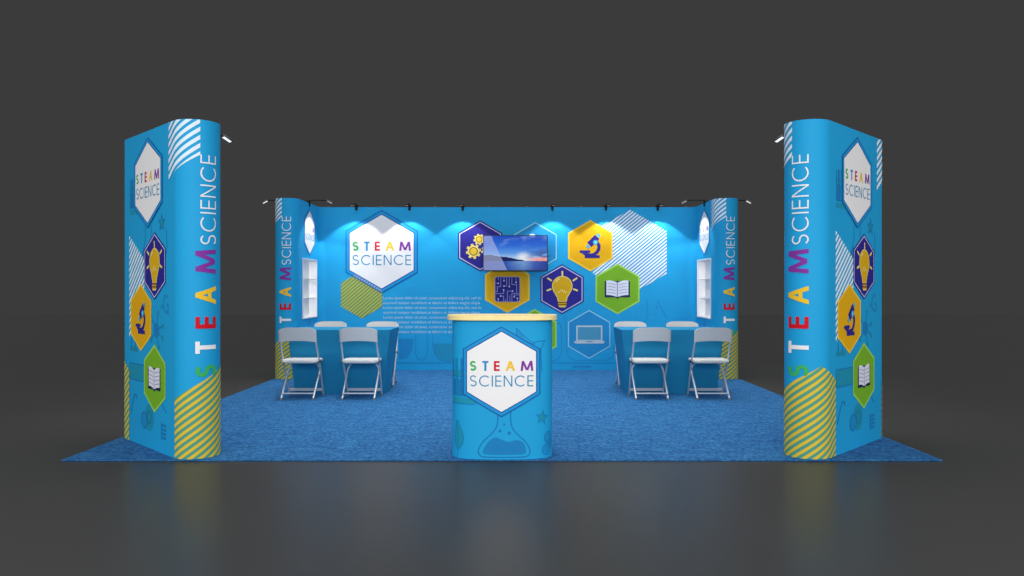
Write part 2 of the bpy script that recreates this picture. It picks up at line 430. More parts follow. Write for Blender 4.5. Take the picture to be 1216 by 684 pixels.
for sg in (-1, 1):
    y0, y1, z0, z1 = HOLE; y0 -= YB; y1 -= YB; D = .10; t = .008; x = sg*XS
    bx = lambda bm, a, b, *r, **k: add_box(bm, min(a, b), max(a, b), *r, **k)
    bm = bmesh.new()
    bx(bm, x+sg*.001, x+sg*D, y0, y0+t, z0, z1); bx(bm, x+sg*.001, x+sg*D, y1-t, y1, z0, z1)
    bx(bm, x+sg*.001, x+sg*D, y0+t, y1-t, z0, z0+t); bx(bm, x+sg*.001, x+sg*D, y0+t, y1-t, z1-t, z1)
    bx(bm, x+sg*D, x+sg*(D+.01), y0, y1, z0, z1)
    sb = obj('shelf_box', bm, M_white, wall)
    for f in (1/3, 2/3):
        z = z0+(z1-z0)*f; bm = bmesh.new(); bx(bm, x+sg*.012, x+sg*(D-.001), y0+t+.001, y1-t-.001, z-.004, z+.004); obj('shelf', bm, M_white, sb)
    ld = bpy.data.lights.new('shelf_fill', 'AREA'); ld.shape = 'RECTANGLE'; ld.size = .05; ld.size_y = z1-z0-.06; ld.energy = 2.4; ld.spread = math.radians(70)  # strip lamp added out of sight to whiten the shelf cells
    lo = bpy.data.objects.new('shelf_fill', ld); COL.objects.link(lo); lo.parent = sb; lo.location = (x+sg*.055, y0+.014, (z0+z1)/2); lo.rotation_euler = (PI/2, 0, sg*math.radians(-24))
    bm = bmesh.new(); w = .014; p0, p1 = x-sg*.012, x+sg*.0005
    bx(bm, p0, p1, y0-w, y0, z0-w, z1+w, bev=.002); bx(bm, p0, p1, y1, y1+w, z0-w, z1+w, bev=.002)
    bx(bm, p0, p1, y0, y1, z0-w, z0, bev=.002); bx(bm, p0, p1, y0, y1, z1, z1+w, bev=.002)
    obj('frame', bm, M_white, sb)
# artwork on the long wall (u = x, v = z)
K = 81.69
def U(px, py): return (px-608)/K+.07, 1.193+(342-py)/K
mapB = lambda u, v, o: (u, YB-o, v)
def pr(name, art, parent=wall, base=0): return printed(name, art, mapB, parent, base=base, origin=OW)
def logo(mapf, cx, cy, R, parent, origin, cuts=None):
    a, b = logo_art(cx, cy, R); lo = printed('logo_badge', a, mapf, parent, cuts, origin=origin)
    printed('lettering', b, mapf, lo, cuts, origin=origin); return lo
cx, cy = U(453.3, 298.8); LR = 49.4/K
logo(mapB, cx, cy, LR, wall, OW)
# striped olive hexagon, its stripes running over the rim of the logo
hx, hy = U(429.5, 350); hr = 28.3/K
a = Art(); hp = hexa(hx, hy, hr); a.add(hp, 'olive_dark', 1); a.join(stripes(hp, 'olive', 2, period=.0515, frac=.5, slope=.85))
band = hexa(cx, cy, LR*.972); inb = hexa(cx, cy, LR*.913)
quad = [band[3], band[4], inb[4], inb[3]]
seg = [(.5*(0)+p[0], p[1]) for p in quad]
a.join(stripes(clip(hp, seg), 'page_line', 7, period=.0515, frac=.5, slope=.85))
pr('striped_hexagon', a)
hx, hy = U(748, 299.6); hp = hexa(hx, hy, 50.6/K)
pr('striped_hexagon', stripes(hp, 'white_stripe', 1, period=.0515, frac=.56, slope=.82))
def badge(name, px, py, rpx, fill, edge, line, icon, wid=.07):
    x, y = U(px, py); R = rpx/K
    o = pr(name, badge_base(x, y, R, fill, edge, line, wid=wid))
    if icon: pr('icon', unit(icon, x, y, R), o, base=4)
    return o
g = Art(); gear(g, (562.3-570.2)/30.4, (292-298.5)/30.4, .30); gear(g, (568.9-570.2)/30.4, (292-284.3)/30.4, .225); gear(g, .27, -.2, .24)
badge('gear_badge', 570.2, 292, 30.4, 'navy', 'navy_edge', 'navy_line', g)
badge('bulb_badge', 667.4, 343.4, 29.7, 'navy', 'navy_edge', 'navy_line', bulb_icon())
badge('circuit_badge', 602.5, 341, 30.6, 'gold', 'gold_edge', None, chip_icon())
badge('microscope_badge', 701, 291.8, 30.5, 'gold', 'gold_edge', None, mscope_icon())
badge('book_badge', 733.3, 343.1, 30.2, 'lime', 'lime_edge', None, book_icon())
badge('green_badge', 635, 396.8, 30, 'lime', 'lime_edge', None, None)
def outline_badge(name, px, py, rpx, icon):
    x, y = U(px, py); R = rpx/K; a = Art(); a.ring(hexa(x, y, R), hexa(x, y, R*.958), 'outline', 2); a.add(hexa(x, y, R*.958), 'faint', 2)
    o = pr(name, a); pr('icon', unit(icon, x, y, R), o, base=4)
c = Art()
c.add(circ(-.12, .37, .155), 'white', 0); c.add(circ(.10, .27, .12), 'white', .5); c.add(circ(-.28, .25, .12), 'white', .6); c.add(rect(-.3, .14, .12, .3), 'white', .8)
outline_badge('cloud_badge', 635.7, 293, 29.2, c)
lp = Art(); f = lambda x, y: ((x-453)/220, (355-y)/220)
lp.add([f(337, 413), f(572, 413), f(572, 275), f(337, 275)], 'silver', 0); lp.add([f(350, 404), f(559, 404), f(559, 289), f(350, 289)], 'glass', 1)
lp.add(rrect(*f(320, 438), *f(590, 414.5), .04), 'silver', 1); lp.add([f(425, 425), f(487, 425), f(487, 418), f(425, 418)], 'glass', 2)
outline_badge('laptop_badge', 699.6, 397, 28.9, lp)
# paragraph of filler text
LINES = ['Lorem ipsum dolor sit amet, consectetur adipiscing elit, sed do', 'eiusmod tempor incididunt ut labore et dolore magna aliqua.']*4
bm = bmesh.new(); dg = None
for i, t in enumerate(LINES):
    cu = bpy.data.curves.new('text', 'FONT'); cu.body = t; cu.resolution_u = 2
    to = bpy.data.objects.new('text', cu); COL.objects.link(to)
    dg = bpy.context.evaluated_depsgraph_get(); me = bpy.data.meshes.new_from_object(to.evaluated_get(dg))
    xs = [v.co.x for v in me.vertices]; x0, x1 = min(xs), max(xs); wid = (116.5 if i % 2 == 0 else 115.5)/K; k = wid/(x1-x0)
    ux, uy = U(455.3, 355.4+5.72*i); sy = .058
    vs = [bm.verts.new((ux+(v.co.x-x0)*k, -EPS0-.0007, uy+v.co.y*sy)) for v in me.vertices]
    for p in me.polygons:
        try: bm.faces.new([vs[j] for j in p.vertices])
        except ValueError: pass
    bpy.data.objects.remove(to); bpy.data.curves.remove(cu); bpy.data.meshes.remove(me)
obj('paragraph', bm, PM['textline'], wall)
# faint laboratory glass printed along the foot of the wall
d = Art()
def px(pts): return [U(*p) for p in pts]
d.add(px([(474, 403), (491, 403), (488, 418), (483, 424), (474, 426)]), 'faint', 0); d.line(px([(474, 403), (491, 403), (488, 418), (483, 424), (474, 426)]), .012, 'doodle', 1)
d.line(px([(493.5, 397), (493.5, 419), (495, 425), (500, 428), (505, 425), (507.5, 419), (507.5, 397)]), .012, 'doodle', 1)
d.add(px([(514, 408), (515, 418), (519, 425), (525, 428), (541, 428), (548, 424), (551, 416), (551, 408)]), 'faint_green', 0)
d.line(px([(514, 397), (514, 412), (516, 420), (521, 427), (528, 429), (540, 429), (547, 425), (551, 414), (551, 397)]), .012, 'doodle', 1)
d.line(px([(400, 430.8), (536, 430.8)]), .014, 'doodle', 1); d.line(px([(655, 431), (786, 431)]), .014, 'doodle', 1)
d.line(px([(658, 382), (665, 384), (667, 392), (667, 420), (662, 427), (655, 429)]), .012, 'doodle', 0)
d.line(px([(671, 376), (673, 420), (677, 426), (684, 428), (720, 428), (727, 424), (730, 410)]), .012, 'doodle', 0)
d.add(px([(680, 434), (702, 434), (702, 437), (680, 437)]), 'doodle', 0)
d.line(px([(768, 356), (769, 376), (760, 392)]), .012, 'faint', 0); d.line(px([(781, 357), (786, 368), (792, 378)]), .012, 'doodle', 0)
d.add([U(780+1.4*math.cos(k*PI/6), 365+1.4*math.sin(k*PI/6)) for k in range(12)], 'doodle', 0); d.add([U(776.5+1.1*math.cos(k*PI/6), 373.3+1.1*math.sin(k*PI/6)) for k in range(12)], 'doodle', 0)
pr('doodle_print', d)
# panel seams and the small white clips over them
for X in (-2.6, -1.83, -1.045, -.27, .28, 1.07, 1.82, 2.6):
    a = Art(); a.add(rect(X-.0018, .004, X+.0018, H-.004), 'seam', -1); pr('seam', a)
    bm = bmesh.new(); add_box(bm, X-.022, X+.022, -.006, .03, H+.0005, H+.009, bev=.002); obj('panel_clip', bm, M_rubber, wall)
# hexagon logos on the side returns (left to right as one faces them)
mapSL = lambda u, v, o: (-XS+o, 5.50+u, v)
mapSR = lambda u, v, o: (XS-o, 5.50-u, v)
for mp in (mapSL, mapSR):
    logo(mp, 0, 1.965, .335, wall, OW)
    a = Art(); a.add([(-.19, .56), (.17, .56), (.03, .745), (-.03, .745)], 'cone', 0); printed('cone_print', a, mp, wall, origin=OW)

# artwork that wraps a rounded end: s runs left to right round the end, z up
def capmap(c, n, u, r):
    c, n, u = Vector(c), Vector(n), Vector(u)
    def f(s, z, o):
        if s < 0: p = c+n*(r+o)+u*s
        elif s > PI*r: p = c-n*(r+o)-u*(s-PI*r)
        else: t = s/r; p = c+(n*math.cos(t)+u*math.sin(t))*(r+o)
        return (p.x, p.y, z)
    return f
def cap_art(r, shift=0.0):
    S0, S1 = -.09, PI*r+.09
    box = rect(S0, .003, S1, H-.002)
    a = Art(); hp = clip(hexa(.42+shift, .188, .462), box)
    a.add(hp, 'cap_green', 1); a.join(stripes(hp, 'cap_yellow', 2, period=.052, frac=.5, slope=.72))
    w = Art(); R = .55; hp = clip(hexa(.215+shift-R*.866, 2.122+R/2, R), box)
    w.join(stripes(hp, 'white_stripe', 1, period=.057, frac=.54, slope=.70))
    t = Art()
    for ch, z0, z1, m in (('S', .574, .656, 'green'), ('T', .735, .82, 'white'), ('E', .909, .992, 'red'), ('A', 1.078, 1.207, 'yellow'), ('M', 1.294, 1.466, 'purple')):
        put(t, ch, z0, z1, 0, .15, m, .19, 4)
    word(t, 'SCIENCE', 1.50, 2.124, 0, .118, 'white', .085, 4)
    t = t.xf(lambda x, y: (.333+shift-y, x))
    return a, w, t, [r*math.radians(q) for q in range(0, 181, 9)]
def cap(parent, origin, c, n, u, r, shift=0.0):
    mp = capmap(c, n, u, r); a, w, t, cuts = cap_art(r, shift)
    printed('striped_print', a, mp, parent, cuts, origin=origin); printed('striped_print', w, mp, parent, cuts, origin=origin)
    printed('lettering', t, mp, parent, cuts, origin=origin)
cap(wall, OW, (-CXC, YC), (-1, 0), (0, -1), RCAP, 0)
cap(wall, OW, (CXC, YC), (-1, 0), (0, -1), RCAP, .004)

# ------------------------------------------------------------------ the two free standing towers
ANG = math.radians(46.5); TL, TR = 1.0, .16
def tower(sg, label):
    A = Vector((-2.99, .78)); u = Vector((math.cos(ANG), -math.sin(ANG))); n = Vector((-math.sin(ANG), -math.cos(ANG)))
    B = A+u*TL
    if sg > 0: A.x = -A.x; B.x = -B.x; u.x = -u.x; n.x = -n.x
    cA = A-n*TR; cB = B-n*TR; ctr = (cA+cB)/2; O = (ctr.x, ctr.y, 0)
    root = thing('display_tower', label, 'display tower', O, 0, 'graphic towers at the front corners')
    pts = []
    for k in range(0, 37): t = PI*k/36; pts.append(cB+(n*math.cos(t)+u*math.sin(t))*TR)
    for k in range(0, 37): t = PI*k/36; pts.append(cA+(-n*math.cos(t)-u*math.sin(t))*TR)
    bm = bmesh.new(); prism(bm, [(p.x-O[0], p.y-O[1]) for p in pts], .001, H)
    obj('fabric_cover', bm, M_wall, root, smooth=True, angle=35)
    if sg < 0: mp = lambda w, z, o: tuple(A+u*w+n*o)+(z,)
    else: mp = lambda w, z, o: tuple(B-u*w+n*o)+(z,)
    dx = 0 if sg < 0 else .0
    def P2(name, art, parent=root, base=0): return printed(name, art, mp, parent, base=base, origin=O)
    lo = logo(mp, .50, 1.98, .34, root, O)
    box = rect(.09, .6, .9, 1.7)
    P2('striped_print', stripes(clip(hexa(.06, 1.2, .42), box), 'white_stripe', 1, period=.05, frac=.55, slope=.85))
    def bd(name, x, y, R, fill, edge, line, icon):
        o = P2(name, badge_base(x, y, R, fill, edge, line)); P2('icon', unit(icon, x, y, R), o, base=4)
    bd('bulb_badge', .637, 1.355, .250, 'navy', 'navy_edge', 'navy_line', bulb_icon())
    bd('microscope_badge', .347, .968, .256, 'gold', 'gold_edge', None, mscope_icon())
    bd('book_badge', .635, .528, .25, 'lime', 'lime_edge', None, book_icon())
    d = Art()
    # test tube rack, star, flask neck
    d.add(rect(.10, 1.765, .26, 1.80), 'doodle_green', 0); d.add(rect(.10, 1.95, .26, 1.975), 'doodle_green', 0)
    for x in (.125, .175): d.line([(x-.018, 2.04), (x-.018, 1.82), (x+.018, 1.82), (x+.018, 2.04)], .010, 'doodle_line', 1); d.add(rect(x-.013, 1.825, x+.013, 1.93), 'deep', 1)
    d.add(star(.775, 1.665, .06), 'doodle_green', 0); d.line(star(.775, 1.665, .06), .008, 'doodle_line', 1, closed=True)
    d.line([(.44, 1.66), (.44, 1.56), (.40, 1.48), (.36, 1.43)], .01, 'doodle_line', 0); d.line([(.56, 1.66), (.56, 1.58), (.585, 1.55)], .01, 'doodle_line', 0)
    d.add([(.37, 1.43), (.42, 1.50), (.47, 1.47), (.42, 1.40)], 'deep', 0)
    d.line([(.86, 1.62), (.88, 1.50), (.86, 1.44)], .01, 'doodle_line', 0)
    d.line([(.895, 1.13), (.84, 1.14), (.81, 1.10), (.81, 1.05), (.84, 1.02), (.895, 1.02), (.895, 1.075), (.86, 1.075)], .022, 'doodle', 0); d.add(circ(.775, 1.06, .018, 14), 'doodle', 0)
    # molecule
    d.add(circ(.668, .885, .055), 'deep', 0); 
    for ang_ in (15, 75, 140, 215, 290, 335):
        t = math.radians(ang_); p = (.668+.055*math.cos(t), .885+.055*math.sin(t)); q = (.668+.13*math.cos(t), .885+.13*math.sin(t))
        d.line([p, q], .009, 'doodle_line', 0); d.add(circ(q[0], q[1], .02, 14), 'doodle_green', 1)
    d.add(rect(.10, .705, .28, .74), 'doodle_green', 0); d.line([(.14, .80), (.14, .71)], .012, 'doodle_line', 1); d.line([(.22, .80), (.22, .71)], .012, 'doodle_line', 1)
    d.add([(.10, .485), (.42, .485), (.42, .61), (.10, .61)], 'doodle_green', 0); d.line([(.10, .485), (.42, .485), (.42, .61), (.10, .61)], .008, 'doodle_line', 1, closed=True)
    d.line([(.12, .22), (.17, .31), (.21, .37), (.25, .37), (.26, .34)], .014, 'doodle_line', 0)
    d.add(circ(.52, .23, .09, ry=.10), 'doodle_green', 0); d.add(circ(.42, .20, .06), 'doodle', 1); d.line(circ(.42, .20, .06), .009, 'doodle_line', 2, closed=True); d.line(circ(.52, .23, .045), .009, 'doodle_line', 2, closed=True)
    d.line([(.78, .36), (.86, .30)], .01, 'doodle_line', 0)
    for k in range(4): d.add(rect(.78, .105+k*.03, .86, .125+k*.03), 'deep', 0)
    d.add(rect(.76, .10, .78, .22), 'deep', 0)
    P2('doodle_print', d)
    if sg < 0: cap(root, O, cB, n, u, TR); cap(root, O, cA, -n, -u, TR)
    else: cap(root, O, cB, -n, u, TR, -.012); cap(root, O, cA, n, -u, TR)
    return root, ctr, n, u
towerL = tower(-1, 'tall blue graphic tower standing on the left front corner of the carpet')
towerR = tower(1, 'tall blue graphic tower standing on the right front corner of the carpet')

# ------------------------------------------------------------------ arm spot lamps clipped over the panels
def spot_lamp_proto(head_mat):
    # local: panel plane y = 0 (front at y<0), top of the panel z = 0
    r = thing('arm_spotlight', 'x', 'spotlight', (0, 0, 0), 0, 'arm spotlights clipped to the tops of the panels')
    bm = bmesh.new(); add_box(bm, -.022, .022, -.014, .05, .0025, .03, bev=.004); add_box(bm, -.016, .016, -.018, -.003, -.05, .002, bev=.003); obj('clamp', bm, M_black, r)
    bm = bmesh.new(); add_tube(bm, smooth_path([(0, .02, .025), (0, -.02, .038), (0, -.11, .04), (0, -.25, .036)], 4), .0075, 8); obj('arm', bm, M_black, r, smooth=True)
    # flood head: a small housing tipped so that its glass looks down and back at the panel
    hd = bmesh.new(); add_box(hd, -.026, .026, -.042, .042, 0, .018, bev=.005)
    R = Matrix.Translation((0, -.285, .012)) @ Matrix.Rotation(math.radians(28), 4, 'X')
    bmesh.ops.transform(hd, matrix=R, verts=hd.verts); h = obj('head', hd, head_mat, r, smooth=True, angle=30)
    ln = bmesh.new(); add_box(ln, -.020, .020, -.034, .034, -.003, -.0005); bmesh.ops.transform(ln, matrix=R, verts=ln.verts); obj('glass', ln, M_lens, h)
    ld = bpy.data.lights.new('lamp', 'SPOT'); ld.energy = SPOT_W; ld.spot_size = math.radians(98); ld.spot_blend = .18; ld.shadow_soft_size = .02; ld.color = (1, .99, .96)
    lo = bpy.data.objects.new('lamp', ld); COL.objects.link(lo); lo.parent = r; lo.location = (0, -.285, -.005)
    lo.rotation_euler = (math.radians(6), 0, 0)
    return r
SPOT_W = 20
spots = []
ORD = ['first', 'second', 'third', 'fourth', 'fifth', 'sixth']
NEAR = ['left of the big logo', 'right of the big logo', 'over the gear hexagon', 'right of the television', 'over the microscope hexagon side', 'over the white stripes']
spots += [((X, YB, H), 0, f'{o} black spotlight from the left on the back wall, {nr}') for X, o, nr in zip((-2.19, -1.42, -.645, .656, 1.435, 2.187), ORD, NEAR)]
spots += [((-XS, 5.48, H), PI/2, 'slim spotlight arm reaching inwards over the left white shelf box'), ((XS, 5.48, H), -PI/2, 'slim spotlight arm reaching inwards over the right white shelf box'),
          ((-XO, 5.48, H), -PI/2, 'slim spotlight arm reaching outwards past the left end of the back wall'), ((XO, 5.48, H), PI/2, 'slim spotlight arm reaching outwards past the right end of the back wall')]
for (root, ctr, n, u), nm in ((towerL, 'left'), (towerR, 'right')):
    p = ctr-n*TR; spots.append(((p.x, p.y, H), math.atan2(n.x, -n.y)+PI, f'silver floodlight reaching inwards from the top of the {nm} tower'))
p0 = spot_lamp_proto(M_black); p1 = None
for i, (loc, rz, lb) in enumerate(spots):
    # the arm points along local -y: rotate so that this is the way out of the panel
    if i == 0: p0.location = loc; p0.rotation_euler = (0, 0, rz); p0['label'] = lb
    elif i < 6: dup(p0, loc, rz, lb)
    elif i == 6: p1 = spot_lamp_proto(M_alu); p1.location = loc; p1.rotation_euler = (0, 0, rz); p1['label'] = lb
    else: dup(p1, loc, rz, lb)

# ------------------------------------------------------------------ television
def tv_mat():
    m = bpy.data.materials.new('screen_picture'); m.use_nodes = True; nt = m.node_tree; N = nt.nodes; Lk = nt.links
    b = N['Principled BSDF']; tc = N.new('ShaderNodeTexCoord'); sp = N.new('ShaderNodeSeparateXYZ'); Lk.new(tc.outputs['Object'], sp.inputs[0])
    X, Z = sp.outputs['X'], sp.outputs['Z']
    def mr(v, a, b_, c=0, d_=1, sm=False):
        n = N.new('ShaderNodeMapRange'); n.inputs[1].default_value = a; n.inputs[2].default_value = b_; n.inputs[3].default_value = c; n.inputs[4].default_value = d_
        if sm: n.interpolation_type = 'SMOOTHSTEP'
        Lk.new(v, n.inputs[0]); return n.outputs[0]
    def mth(op, a, b_):
        n = N.new('ShaderNodeMath'); n.operation = op
        for i, v in enumerate((a, b_)):
            if isinstance(v, (int, float)): n.inputs[i].default_value = v
            else: Lk.new(v, n.inputs[i])
        return n.outputs[0]
    def ramp(v, st):
        n = N.new('ShaderNodeValToRGB'); e = n.color_ramp.elements
        e[0].position, e[0].color = st[0][0], lin(st[0][1]); e[1].position, e[1].color = st[-1][0], lin(st[-1][1])
        for p, c_ in st[1:-1]: k = e.new(p); k.color = lin(c_)
        Lk.new(v, n.inputs[0]); return n.outputs[0]
    def mix(f, a, b_):
        n = N.new('ShaderNodeMix'); n.data_type = 'RGBA'
        if isinstance(f, (int, float)): n.inputs[0].default_value = f
        else: Lk.new(f, n.inputs[0])
        for i, v in ((6, a), (7, b_)):
            if isinstance(v, tuple): n.inputs[i].default_value = lin(v)
            else: Lk.new(v, n.inputs[i])
        return n.outputs[2]
    hz = -.115
    sky = ramp(mr(Z, hz, .25), [(0, (196, 214, 232)), (.3, (88, 150, 224)), (.6, (40, 102, 206)), (1, (24, 72, 186))])
    gx = mth('SUBTRACT', X, .12); gz = mth('SUBTRACT', Z, hz+.06)
    dist = mth('SQRT', mth('ADD', mth('MULTIPLY', gx, gx), mth('MULTIPLY', mth('MULTIPLY', gz, gz), 2.2)), 0)
    sky = mix(mr(dist, .0, .15, .8, 0, True), sky, (240, 242, 240))
    def noise(scale, st, det=5):
        mp = N.new('ShaderNodeMapping'); mp.inputs['Scale'].default_value = st; Lk.new(tc.outputs['Object'], mp.inputs['Vector'])
        n = N.new('ShaderNodeTexNoise'); n.inputs['Scale'].default_value = scale; n.inputs['Detail'].default_value = det; Lk.new(mp.outputs[0], n.inputs['Vector']); return n.outputs['Fac']
    cl = mth('MULTIPLY', mr(noise(4.5, (1, 1, 3.2)), .42, .56, 0, 1, True), mth('MULTIPLY', mr(X, .05, .42, 0, 1, True), mr(Z, .12, -.02, 0, 1, True)))
    sky = mix(mth('MULTIPLY', cl, .85), sky, (58, 76, 150))
    wisp = mth('MULTIPLY', mr(noise(5, (1, 1, 2.2)), .5, .7, 0, .28, True), mr(Z, .02, .16, 0, 1, True)); sky = mix(wisp, sky, (170, 204, 240))
    pk = mth('MULTIPLY', mr(X, .10, .34, 0, 1, True), mth('MULTIPLY', mr(Z, hz+.07, hz+.03, 0, 1, True), .9)); sky = mix(pk, sky, (238, 150, 140))
    rid = N.new('ShaderNodeValToRGB'); rid.color_ramp.interpolation = 'B_SPLINE'; e = rid.color_ramp.elements
    e[0].position = 0; e[0].color = (.62,)*3+(1,); e[1].position = 1; e[1].color = (0,)*3+(1,)
    for p_, h_ in ((.12, .74), (.2, .55), (.32, .46), (.42, .40), (.52, .2), (.62, .10), (.66, .0)): k = e.new(p_); k.color = (h_,)*3+(1,)
    Lk.new(mr(X, -.46, .46), rid.inputs[0])
    rn = mth('MULTIPLY', mth('SUBTRACT', noise(18, (1, 0, 0), 4), .5), .03)
    hgt = mth('ADD', mth('ADD', mth('MULTIPLY', rid.outputs[0], .13), rn), hz)
    mt = mr(mth('SUBTRACT', hgt, Z), -.003, .003); 
    land = mix(mt, sky, (14, 24, 84))
    wat = ramp(mr(X, -.46, .46), [(0, (44, 70, 160)), (.35, (40, 84, 172)), (.62, (120, 164, 214)), (.8, (66, 96, 180)), (1, (40, 56, 140))])
    wat = mix(mr(Z, hz, -.25, 0, .55), wat, (34, 62, 150)); wat = mix(mr(noise(9, (1, 1, 9)), .4, .7, 0, .3), wat, (30, 56, 140))
    pic = mix(mr(Z, hz-.003, hz+.003), wat, land)
    gl = mr(mth('ADD', X, mth('MULTIPLY', Z, .47)), -.235, -.232, .38, 0)  # diagonal glare across the left, painted into the screen picture
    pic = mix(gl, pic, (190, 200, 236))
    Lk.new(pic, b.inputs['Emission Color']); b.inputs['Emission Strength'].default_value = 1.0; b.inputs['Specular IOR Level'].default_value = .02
    b.inputs['Base Color'].default_value = (.01, .01, .012, 1); b.inputs['Roughness'].default_value = .4
    return m
TX = (612-608)*11.42/946+.07; TZ = 1.193+(342-300.4)*11.42/946; TW, TH = .466, .258
tv = thing('television', 'flat television showing a lake at dusk, mounted on the blue wall over the hexagons', 'television', (TX, YB-.10, TZ))
bm = bmesh.new(); add_box(bm, -TW, TW, -.018, .022, -TH, TH, bev=.005); obj('case', bm, M_bezel, tv, smooth=True, angle=30)
bm = bmesh.new(); w = .009
for q in ((-TW, TW, TH-w, TH), (-TW, TW, -TH, -TH+w*1.3), (-TW, -TW+w, -TH+w*1.3, TH-w), (TW-w, TW, -TH+w*1.3, TH-w)): add_box(bm, q[0]+.001, q[1]-.001, -.026, -.0185, q[2]+.0005, q[3]-.0005, bev=.0015)
obj('bezel', bm, M_bezel, tv)
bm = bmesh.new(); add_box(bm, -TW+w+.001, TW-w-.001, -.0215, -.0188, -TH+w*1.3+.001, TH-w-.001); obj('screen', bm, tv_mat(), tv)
bm = bmesh.new(); add_box(bm, -.2, .2, .0225, .095, -.12, .12, bev=.004); obj('wall_bracket', bm, M_black, tv)

# ------------------------------------------------------------------ reception counter
def superell(a, b, e, n=160):
    o = []
    for k in range(n):
        t = 2*PI*k/n-PI/2; c, s = math.cos(t), math.sin(t)
        o.append((a*math.copysign(abs(c)**(2/e), c), b*math.copysign(abs(s)**(2/e), s)))
    return o
CB, CA = .215, .358; CO = (0, CB+.005, 0)
counter = thing('reception_counter', 'round cornered blue promotional counter with a pale wooden top in the front centre', 'counter', CO)
bm = bmesh.new(); prism(bm, superell(CA, CB, 3.0, 200), .001, .968); obj('fabric_body', bm, M_wall, counter, smooth=True, angle=35)
bm = bmesh.new(); ol = superell(CA+.035, CB+.03, 3.0, 200); prism(bm, ol, .9685, 1.0, bev=.006); obj('counter_top', bm, M_lid, counter, smooth=True, angle=50)
bm = bmesh.new(); prism(bm, superell(CA-.02, CB-.02, 3.0, 120), -.0+.0005, .0009); bm.free()
dense = superell(CA, CB, 3.0, 4000); acc = [0.0]
for p, q in zip(dense, dense[1:]+dense[:1]): acc.append(acc[-1]+math.dist(p, q))
PER = acc[-1]
import bisect
def mapC(s, z, o):
    t = s % PER; i = min(bisect.bisect_right(acc, t)-1, 3999); p = Vector(dense[i]); q = Vector(dense[(i+1) % 4000]); L = acc[i+1]-acc[i]
    x = p+(q-p)*((t-acc[i])/L if L > 0 else 0); pa = Vector(dense[i-6]); qa = Vector(dense[(i+7) % 4000]); d_ = (qa-pa).normalized(); nn = Vector((d_.y, -d_.x))
    return (x.x+nn.x*o+CO[0], x.y+nn.y*o+CO[1], z)
cuts = [k*.02 for k in range(-30, 31)]
lo = logo(mapC, -.003, .611, .314, counter, CO, cuts)
d = Art()
fl_c = .016
fo = [(-.045, .34), (-.045, .27), (-.06, .215), (-.10, .17), (-.155, .115), (-.18, .06), (-.165, .028), (-.12, .018), (.12, .018), (.165, .028), (.18, .06), (.155, .115), (.10, .17), (.06, .215), (.045, .27), (.045, .34)]
fo = [(x+fl_c, y) for x, y in fo]
d.line([(p.x, p.y) for p in smooth_path([q+(0,) for q in fo], 4)], .008, 'doodle_line', 1)
liq = [(-.150, .055), (-.13, .10), (-.10, .135), (-.06, .155), (-.02, .14), (.03, .125), (.08, .135), (.125, .125), (.148, .085), (.150, .055), (.12, .036), (-.12, .036)]
liq = [(x+fl_c, y) for x, y in liq]; d.add([(p.x, p.y) for p in smooth_path([q+(0,) for q in liq+liq[:1]], 3)][:-1], 'deep', 0)
for x, y, r in ((-.03, .20, .010), (.035, .185, .012), (.0, .245, .008)): d.add(circ(x+fl_c, y, r, 14), 'doodle_line', 0)
d.line(circ(-.06+fl_c, .09, .016), .004, 'doodle_line', 1, closed=True); d.line(circ(.06+fl_c, .08, .012), .004, 'doodle_line', 1, closed=True)
st = star(.287, .287, .048, .15); d.add(st, 'doodle_green', 0); d.line(st, .005, 'doodle_line', 1, closed=True)
lf = [(-.325, .055), (-.285, .10), (-.275, .16), (-.295, .21), (-.33, .265), (-.345, .20), (-.35, .12)]
lf = [(p.x, p.y) for p in smooth_path([q+(0,) for q in lf+lf[:1]], 4)][:-1]; d.add(lf, 'doodle_green', 0); d.line(lf, .005, 'doodle_line', 1, closed=True); d.line([(-.325, .01), (-.318, .12), (-.328, .24)], .004, 'doodle_line', 1)
for y in (.595, .405): d.add([(-.40, y-.022), (-.19, y-.022), (-.165, y), (-.19, y+.022), (-.40, y+.022)], 'doodle_green', 0); d.line([(-.40, y-.022), (-.19, y-.022), (-.165, y)], .005, 'doodle_line', 1)
for x in (-.36, -.31, -.265): d.line([(x-.018, .70), (x-.018, .44), (x+.018, .44), (x+.018, .70)], .006, 'doodle_line', 2); d.add(rect(x-.013, .445, x+.013, .555), 'deep', 1.5)
d.line([(.10, .915), (.165, .85), (.235, .80), (.10, .84), (.10, .915)], .006, 'doodle_line', 0); d.add([(.10, .91), (.16, .85), (.10, .845)], 'doodle', -.5)
d.line([(.22, .815), (.31, .825), (.28, .77), (.235, .76)], .006, 'doodle_line', 0); d.line([(.275, .77), (.285, .60)], .006, 'doodle_line', 0)
for x, y, r in ((.345, .145, .04), (.325, .06, .038), (.37, .10, .03)): d.add(circ(x, y, r, 20), 'doodle', 0 if r != .038 else .4); d.line(circ(x, y, r, 20), .005, 'doodle_line', 1, closed=True)
printed('doodle_print', d, mapC, counter, cuts, origin=CO)

